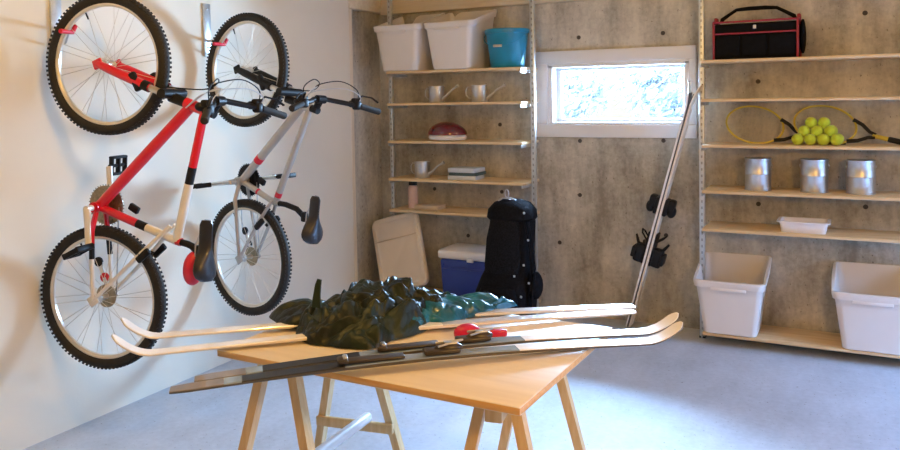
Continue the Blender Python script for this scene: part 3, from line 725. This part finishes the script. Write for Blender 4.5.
    for i in range(15):
        t = i/14; q_ = min(1, max(0, (.66-t)/.50)); wdt = .019+.056*q_*q_*(3-2*q_); wdt *= (.45, .8, .95)[i] if i < 3 else (.6 if i == 14 else 1)
        hh = .024 if 0 < t < 1 else .014; c = tail.lerp(nose, t)+upd*(.012*(1-t)**2-.004*math.sin(PI*t))
        rings.append([V(c+side*math.cos(a)*wdt+upd*(math.sin(a)*hh*(1 if math.sin(a) > 0 else 1.1)-.022*abs(math.cos(a))**2)) for a in [2*PI*k/18 for k in range(18)]])
    b = MB(); b.loops(rings); sd = put(b, 'saddle', 'saddle')
    b = MB()
    for s in (-1, 1): b.tube([V(tail.lerp(nose, .12)+side*s*.035-upd*.02), V(tail.lerp(nose, .3)+side*s*.022-upd*.045), V(tail.lerp(nose, .6)+side*s*.02-upd*.045), V(tail.lerp(nose, .92)+side*s*.008-upd*.015)], .0035, 6)
    put(b, 'saddle_rail', 'silver', sd)
    if red:
        c = Vector(P['bag'])
        b = MB(); b.ellip(V(c), (.05, .042, .075), Matrix.Rotation(R(-8), 3, 'X'), 18, 12); o = put(b, 'seat_bag', 'redcoat'); o['label'] = 'red pouch under the saddle'
    # drive: chainrings to the wall side, crank arms, pedals, cassette, chain, derailleur
    b = MB(); ry = Matrix.Rotation(PI/2, 3, 'Y'); cb = V((-.048, bb[1], bb[2]))
    for rad, x in ((.088, 0), (.068, .007), (.046, .014)):
        pr_ = []
        b.lathe([(rad-.014, -.0015), (rad, -.0015), (rad, .0015), (rad-.014, .0015)], cb+Vector((x, 0, 0)), ry, 40)
        for k in range(40 if rad > .08 else 0):
            t = 2*PI*k/40; b.box(cb+Vector((x, rad*math.cos(t)*1.03, rad*math.sin(t)*1.03)), (.002, .006, .004), Matrix.Rotation(t, 3, 'X'))
    for k in range(5):
        t = 2*PI*k/5; b.box(cb+Vector((.004, .045*math.cos(t), .045*math.sin(t))), (.005, .075, .016), Matrix.Rotation(t, 3, 'X'), .002)
    put(b, 'chainring', 'gold' if red else 'black')
    for s, key in ((1, 'crankLdir'), (-1, 'crankRdir')):
        d = Vector((0, *P[key])).normalized(); a0 = Vector((s*.075, bb[1], bb[2])); a1 = a0+d*.17+side*s*.018
        b = MB(); b.tube([V(a0-side*s*.03), V(a0+side*s*.008)], .014, 12); b.tube([V(a0), V(a0.lerp(a1, .5)), V(a1)], [.018, .0145, .0155], 10, flat=.75); put(b, 'crank_arm', 'fwhite' if red else 'silver')
        pc = a1+side*s*.06; b = MB(); b.tube([V(a1), V(pc+side*s*.05)], .008, 8)
        rp = Matrix.Rotation(P['pedrot'][0 if s > 0 else 1], 3, 'X')
        for yy in (-.038, .038): b.box(V(pc)+rp @ Vector((0, yy, 0)), (.10, .012, .026), rp, .004)
        for xx in (-.045, 0, .045): b.box(V(pc)+Vector((xx, 0, 0)), (.012, .078, .022), rp, .004)
        put(b, 'pedal', 'black')
    ch = Vector((-.040, hR[1], hR[2])); b = MB()
    for i, rad in enumerate((.052, .046, .040, .034, .028, .022)): b.lathe([(rad-.008, -.001), (rad, -.001), (rad, .001), (rad-.008, .001)], V(ch-side*.0045*i+side*.018), ry, 30)
    b.lathe([(.02, -.016), (.02, .016)], V(ch), ry, 16)
    put(b, 'cassette', 'gold')
    dr = ch+Vector((-.012, -.03, .075)) if red else ch+Vector((-.012, -.05, .06)); p2 = dr+Vector((0, -.03, .07))
    b = MB(); b.tube([V(ch+Vector((-.012, -.01, .01))), V(dr)], .011, 8); b.box(V(dr.lerp(p2, .5)), (.008, .022, .10), Matrix.Rotation(R(22), 3, 'X'), .003); put(b, 'derailleur', 'silver')
    for p in (dr, p2):
        b = MB(); b.lathe([(.006, -.005), (.022, -.004), (.022, .004), (.006, .005)], V(p), ry, 16); put(b, 'jockey_wheel', 'redcoat' if red and p is dr else 'black')
    b = MB(); b.tube([V((-.045, bb[1]+.068, bb[2])), V((-.047, hR[1]+.034, hR[2]))], .004, 6, flat=.5); b.tube([V((-.045, bb[1]-.067, bb[2]-.01)), V(p2+Vector((.002, -.02, 0)))], .004, 6, flat=.5)
    b.tube([V(p2+Vector((0, .02, 0))), V(dr-Vector((0, .02, 0)))], .004, 6, flat=.5); put(b, 'chain', 'steel')
    b = MB(); fd = Vector(bb).lerp(Vector(sc), .3)+Vector((-.045, .03, .03)); b.box(V(fd), (.02, .05, .03), Matrix.Rotation(R(-30), 3, 'X'), .004); put(b, 'front_derailleur', 'black')
    return root
RED = dict(at=(XL+.004, 2.261, 0), turn=12, hubR=(0, .334, .678), hubF=(0, .402, 1.706), ht0=(0, .788, 1.533), ht1=(0, .884, 1.497), dtop=(0, .806, 1.512), bb=(0, .330, 1.082), ttop=(0, .874, 1.490),
           seatcl=(0, .722, .942), ssTop=(0, .706, 1.008), post1=(0, .775, .930), postb=(0, .795, .922), saddleC=(0, .845, .90), nose=(0, .878, 1.035), tail=(0, .862, .778),
           crankLdir=(.10, -1), crankRdir=(-.09, 1), pedrot=(.45, 1.5), rise=.15, sweep=.02, steer=R(0), bag=(0, .800, .828))
GREY = dict(at=(XL+.004, 3.299, 0), turn=-7, hubR=(0, .330, .681), hubF=(0, .352, 1.703), ht0=(0, .745, 1.520), ht1=(0, .842, 1.492), dtop=(0, .766, 1.497), bb=(0, .296, 1.098), ttop=(0, .824, 1.482),
            seatcl=(0, .558, .993), ssTop=(0, .548, 1.003), post1=(0, .633, .990), postb=(0, .715, .972), saddleC=(0, .792, .935), nose=(0, .864, 1.045), tail=(0, .830, .805),
            crankLdir=(-1, -.12), crankRdir=(1, .12), pedrot=(.1, .1), rise=.13, sweep=.02, steer=R(-3))
BG = 'mountain bikes hung on the left wall'
bike('red and white mountain bike hanging by its front wheel from the left hook', RED, ['red', 'fwhite', 'black'], ['red', 'silver', 'black'], BG, True)
bike('silver-grey mountain bike hanging by its front wheel nearer the corner', GREY, ['fgrey', 'redcoat', 'black'], ['black', 'silver', 'black'], BG, False)

def hook(y0, P, label):
    z0 = 1.90; r = empty('wall_hook', (XL, y0, z0), label, 'hook', 'bicycle hooks on the left wall')
    o = r.location; t_ = R(P['turn']); u_ = Vector((math.cos(t_), math.sin(t_), 0)); n_ = Vector((math.sin(t_), -math.cos(t_), 0))
    MB().box((XL+.006, y0, z0+.04), (.012, .055, .30), bev=.003).build('plate', 'steel', r, o)
    e = Vector(P['at'])+u_*(P['hubF'][1]-.205)+Vector((0, 0, P['hubF'][2]+.150)); a = Vector((XL+.012, y0, z0-.02)); a2 = Vector((XL+.012, y0, z0-.10))
    k = e-n_*.05+Vector((0, 0, .03)); b = MB()
    b.tube([a, a.lerp(k, .5), k], .008, 8); b.tube([a2, a2.lerp(k, .45)+Vector((0, 0, -.02)), a.lerp(k, .7)], .006, 8); b.build('arm', 'steel', r, o)
    b = MB(); b.tube([k, e-n_*.03, e, e+n_*.035, e+n_*.042], .0105, 10); t = b.build('tip', 'redcoat', r, o); t['label'] = 'red coated hook end'
    for zz in (.16, -.06): MB().ellip((0, 0, 0), (.004, .008, .008), None, 10, 6).build('screw', 'bright', r, loc=(.013, 0, zz))
hook(2.385, RED, 'grey wall hook with red tip holding the red bike')
hook(3.33, GREY, 'grey wall hook with red tip holding the grey bike')

# ---------------------------------------------------------------- table on trestles
TZ = .735
tx, ty, tr_ = -1.31, 2.245, R(-1.2)
ca, sa = math.cos(tr_), math.sin(tr_)
def T(u, v, z=0): return Vector((tx+u*ca-v*sa, ty+u*sa+v*ca, z))
tt = MB(); tt.box((0, 0, 0), (1.068, .785, .022), bev=.002)
for f in tt.bm.faces:
    if abs(f.calc_center_median().z) < .0095: f.material_index = 1
o = tt.build('table_top', ['ply', 'plyedge']); o.name = 'plywood_board'; o.location = (tx, ty, TZ-.011); o.rotation_euler.z = tr_
tag(o, 'varnished plywood board used as a table on two trestles', 'board')
def trestle(u, label):
    root = empty('wooden_trestle', T(u, 0, 0), label, 'trestle', 'pine trestles under the board', R(10))
    zt = TZ-.022
    MB().box((0, 0, zt-.03), (.05, .68, .06), bev=.004).build('crossbeam', 'pineleg', root)
    for sx in (-1, 1):
        for sy in (-1, 1):
            b = MB(); a = Vector((sx*.043, sy*.27, zt-.002)); c = Vector((sx*.205, sy*.345, 0.0)); d = (c-a)
            rr_ = []
            for p in (a, c): rr_.append([p+Vector((x*.0155, y*.022, 0)) for x, y in ((-1, -1), (1, -1), (1, 1), (-1, 1))])
            b.loops(rr_); b.build('leg', 'pineleg', root)
    for sy in (-1, 1):
        t = (zt-.24)/zt; x = .043+(.205-.043)*t; y = sy*(.27+.075*t-.030)
        MB().box((0, y, .24), (2*x+.03, .02, .038), bev=.003).build('crossbar', 'pineleg', root)
trestle(-.437, 'pine trestle under the left end of the plywood board')
trestle(.362, 'pine trestle under the right end of the plywood board')
# white tube lying across the left trestle's crossbars
b = MB(); p0 = Vector((-1.735, 2.55, .281)); p1 = Vector((-1.690, 1.78, .281)); d = (p0-p1).normalized()
b.tube([p1, p1+d*.005, p0-d*.012, p0-d*.004, p0], [.019, .0215, .0215, .018, .010], 16); o = b.build('white_tube', 'whitelid', None, p1); o.location = p1
tag(o, 'white round-ended tube lying across the crossbars of the left trestle', 'tube')

# ---------------------------------------------------------------- skis on the table
def table_ski(a, bq, tipd, tail_mats, label, group, zb, camber, tip_rise, w0, cols, seg_m, tiplen):
    a, bq = Vector(a), Vector(bq); e = (bq-a).normalized(); L = (bq-a).length; n = 30; pts, ws, ts, ms = [], [], [], []
    side = Vector((-e.y, e.x, 0))
    for i in range(n+1):
        t = i/n; pts.append(Vector((*(a+e*L*t).xy, zb+camber*math.sin(PI*t)))); ws.append(w0*(.9+.15*abs(2*t-1)**2) if i else w0*.8); ts.append(.007+.006*math.sin(PI*t))
        ms.append(seg_m(t))
    k = 12
    for i in range(1, k+1):
        s = i/k; pts.append(Vector((*(a+e*(L+tiplen*s*(1-.12*s))).xy, zb+tip_rise*s**1.8))); ws.append(w0*(1.08-.1*s) if s < .8 else w0*(1.0-.75*((s-.8)/.2)**2)); ts.append(.008-.002*s); ms.append(seg_m(1+s))
    r = empty('cross_country_ski', (a.x, a.y, zb), label, 'ski', group)
    b = MB(); b.strip(pts, side, ws, ts, ms+[len(cols)-1]); b.build('ski_body', cols, r, (a.x, a.y, zb))
    return r, a, e, side, L
# pair with tips to the left, partly under the jacket
GA = 'pale skis under the jacket'
sa_ = lambda t: 0 if t > .42 else 1  # tail part takes the painted sky reflection
for a, bq, lb, zz in (((-.765, 2.895), (-2.125, 1.872), 'pale ski under the jacket, rear one, curled tip to the left', .743), ((-.745, 2.822), (-2.0, 1.735), 'pale ski under the jacket, front one, curled tip to the left', .743)):
    table_ski(a+(0,), bq+(0,), None, None, lb, GA, zz, .012, .068, .052, ['skiwhite', 'skysheen', 'skiwood'], sa_, .135)
# front pair with bindings, tips to the right
def segB(t): return 2 if t < .08 else (0 if t < .13 else (1 if t < .31 else (0 if t < .70 else 3)))
GB = 'slate blue and white skis in front of the jacket'
for a, bq, lb, bt in (((-1.695, 1.615), (-.655, 2.59), 'slate and white ski with brown binding, rear one of the front pair', .50), ((-1.695, 1.525), (-.622, 2.49), 'slate and white ski with brown binding, nearest the front table edge', .45)):
    r, A3, e, side, L = table_ski(a+(0,), bq+(0,), None, None, lb, GB, .743, .022, .052, .056, ['skiblue', 'skiblack', 'skibrown', 'skiwhite', 'skiedge'], segB, .15)
    rot = Matrix((e, side, Vector((0, 0, 1)))).transposed()
    def q(l, h): p = e*l*L; return Vector((p.x, p.y, .022*math.sin(PI*l)+.009+h))
    b = MB(); b.box(q(bt-.06, .004), (.19, .040, .008), rot, .003); b.box(q(bt-.12, .009), (.03, .044, .013), rot, .004); b.build('binding_plate', 'bindbrown', r)
    b = MB(); b.box(q(bt+.085, .007), (.11, .046, .014), rot, .005); b.ellip(q(bt+.10, .013), (.045, .021, .016), rot, 14, 8); b.build('toe_binding', 'bindbrown', r)
    b = MB(); b.box(q(bt+.105, .028), (.04, .026, .006), rot, .002); b.tube([q(bt+.075, .024)+side*.018, q(bt+.13, .033), q(bt+.075, .024)-side*.018], .0035, 6); b.build('lever', 'bright', r); b = MB(); b.box(q(bt-.115, .018), (.014, .03, .008), rot, .003); b.build('heel_stud', 'bright', r)
# red strap roll and small tag beside it
o = MB().ellip((0, 0, .022), (.046, .030, .030), Matrix.Rotation(R(40), 3, 'Z'), 20, 12, lambda v: Vector((v.x, v.y, max(v.z, -.022)))).build('ski_strap_roll', 'wax'); o.location = (-1.165, 2.30, TZ); tag(o, 'rolled red strap on the board behind the front skis', 'strap')
o = MB().box((0, 0, .011), (.055, .03, .022), Matrix.Rotation(R(35), 3, 'Z'), .006).build('wax_block', 'wax'); o.location = (-1.085, 2.375, TZ); tag(o, 'small red wax block right of the rolled red strap', 'wax')

# ---------------------------------------------------------------- jacket
def heap(center, poly, H, seed, nr, na, amp, zb, peak=(0, 0), fold=1.0):
    cx, cy = center; P = [Vector((x-cx, y-cy)) for x, y in poly]
    angs = [math.atan2(p.y, p.x) for p in P]; pr_ = sorted(zip(angs, [p.length for p in P]))
    def rad(a):
        for i in range(len(pr_)):
            a0, r0 = pr_[i]; a1, r1 = pr_[(i+1) % len(pr_)]
            if i == len(pr_)-1: a1 += 2*PI
            for aa in (a, a+2*PI):
                if a0 <= aa <= a1: t = (aa-a0)/(a1-a0+1e-9); t = t*t*(3-2*t); return r0+(r1-r0)*t
        return pr_[0][1]
    b = MB(); rings = []; off = Vector((seed*7.3, seed*3.1, 0))
    for i in range(nr+1):
        t = (i+.5)/(nr+.5); ring = []
        for k in range(na):
            a = -PI+2*PI*k/na; r = rad(a)*(1+.035*noise.noise(Vector((math.cos(a)*4, math.sin(a)*4, seed))))*t
            x, y = r*math.cos(a), r*math.sin(a)
            p = Vector((x, y, 0))*1.0+off
            warp = Vector((noise.noise(p*6), noise.noise(p*6+Vector((5, 9, 0))), 0))*.09
            q = p+warp
            rid = 1-abs(noise.noise(q*9))*2.6; rid2 = 1-abs(noise.noise(q*19+Vector((3, 1, 2))))*2.6; rid3 = 1-abs(noise.noise(q*38))*2.4
            low = noise.noise(q*3.2)
            env = (1-t**2.6)**.62 if t < 1 else 0
            pk = math.exp(-(((x-peak[0])/.22)**2+((y-peak[1])/.2)**2))
            bil = abs(noise.noise(q*13+Vector((7, 2, 5))))*2.4-.55; bil2 = abs(noise.noise(q*27+Vector((1, 8, 3))))*2.4-.55
            h = H*env*(.62+.42*pk+.22*low)+env**.5*amp*fold*(rid*.7+bil*1.15+bil2*.55+rid3*.2)
            dx = noise.noise(q*11+Vector((0, 0, 4)))*.034*env; dy = noise.noise(q*11+Vector((0, 0, 9)))*.034*env
            ring.append((cx+x+dx, cy+y+dy, zb+max(h, .002*(1-t))))
        rings.append(ring)
    b.loops(rings, cap=(True, False)); 
    return b
jk = empty('rain_jacket', (-1.5, 2.32, TZ), 'crumpled dark green rain jacket with teal sleeve coloured for window reflection heaped on the board', 'jacket')
poly = [(-1.74, 2.12), (-1.66, 2.04), (-1.55, 2.03), (-1.47, 2.04), (-1.40, 2.06), (-1.375, 2.18), (-1.335, 2.36), (-1.30, 2.50), (-1.30, 2.62), (-1.42, 2.66), (-1.60, 2.62), (-1.74, 2.50), (-1.80, 2.36), (-1.80, 2.22)]
heap((-1.56, 2.30), poly, .122, 3, 90, 300, .022, TZ+.004, (.06, .05)).build('body', 'jacket', jk, jk.location, sharp=180)
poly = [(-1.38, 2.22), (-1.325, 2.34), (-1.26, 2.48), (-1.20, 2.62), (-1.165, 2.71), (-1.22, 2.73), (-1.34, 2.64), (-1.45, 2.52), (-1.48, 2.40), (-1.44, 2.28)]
heap((-1.345, 2.46), poly, .056, 5, 60, 220, .015, TZ+.012, (-.02, -.04)).build('sleeve', 'jteal_sheen', jk, jk.location, sharp=180)
poly = [(-1.86, 2.16), (-1.76, 2.12), (-1.70, 2.2), (-1.70, 2.34), (-1.80, 2.40), (-1.90, 2.36), (-1.95, 2.26)]
heap((-1.80, 2.26), poly, .055, 8, 26, 110, .010, TZ+.010, (.05, .0)).build('hood', 'jacket', jk, jk.location, sharp=180)
b = MB(); b.strip([(-1.655, 2.13, .83), (-1.652, 2.132, .87), (-1.648, 2.135, .905), (-1.645, 2.14, .925)], (1, .3, 0), [.034, .026, .022, .016], [.012, .010, .008, .006]); b.build('collar_tab', 'jacket', jk, jk.location)
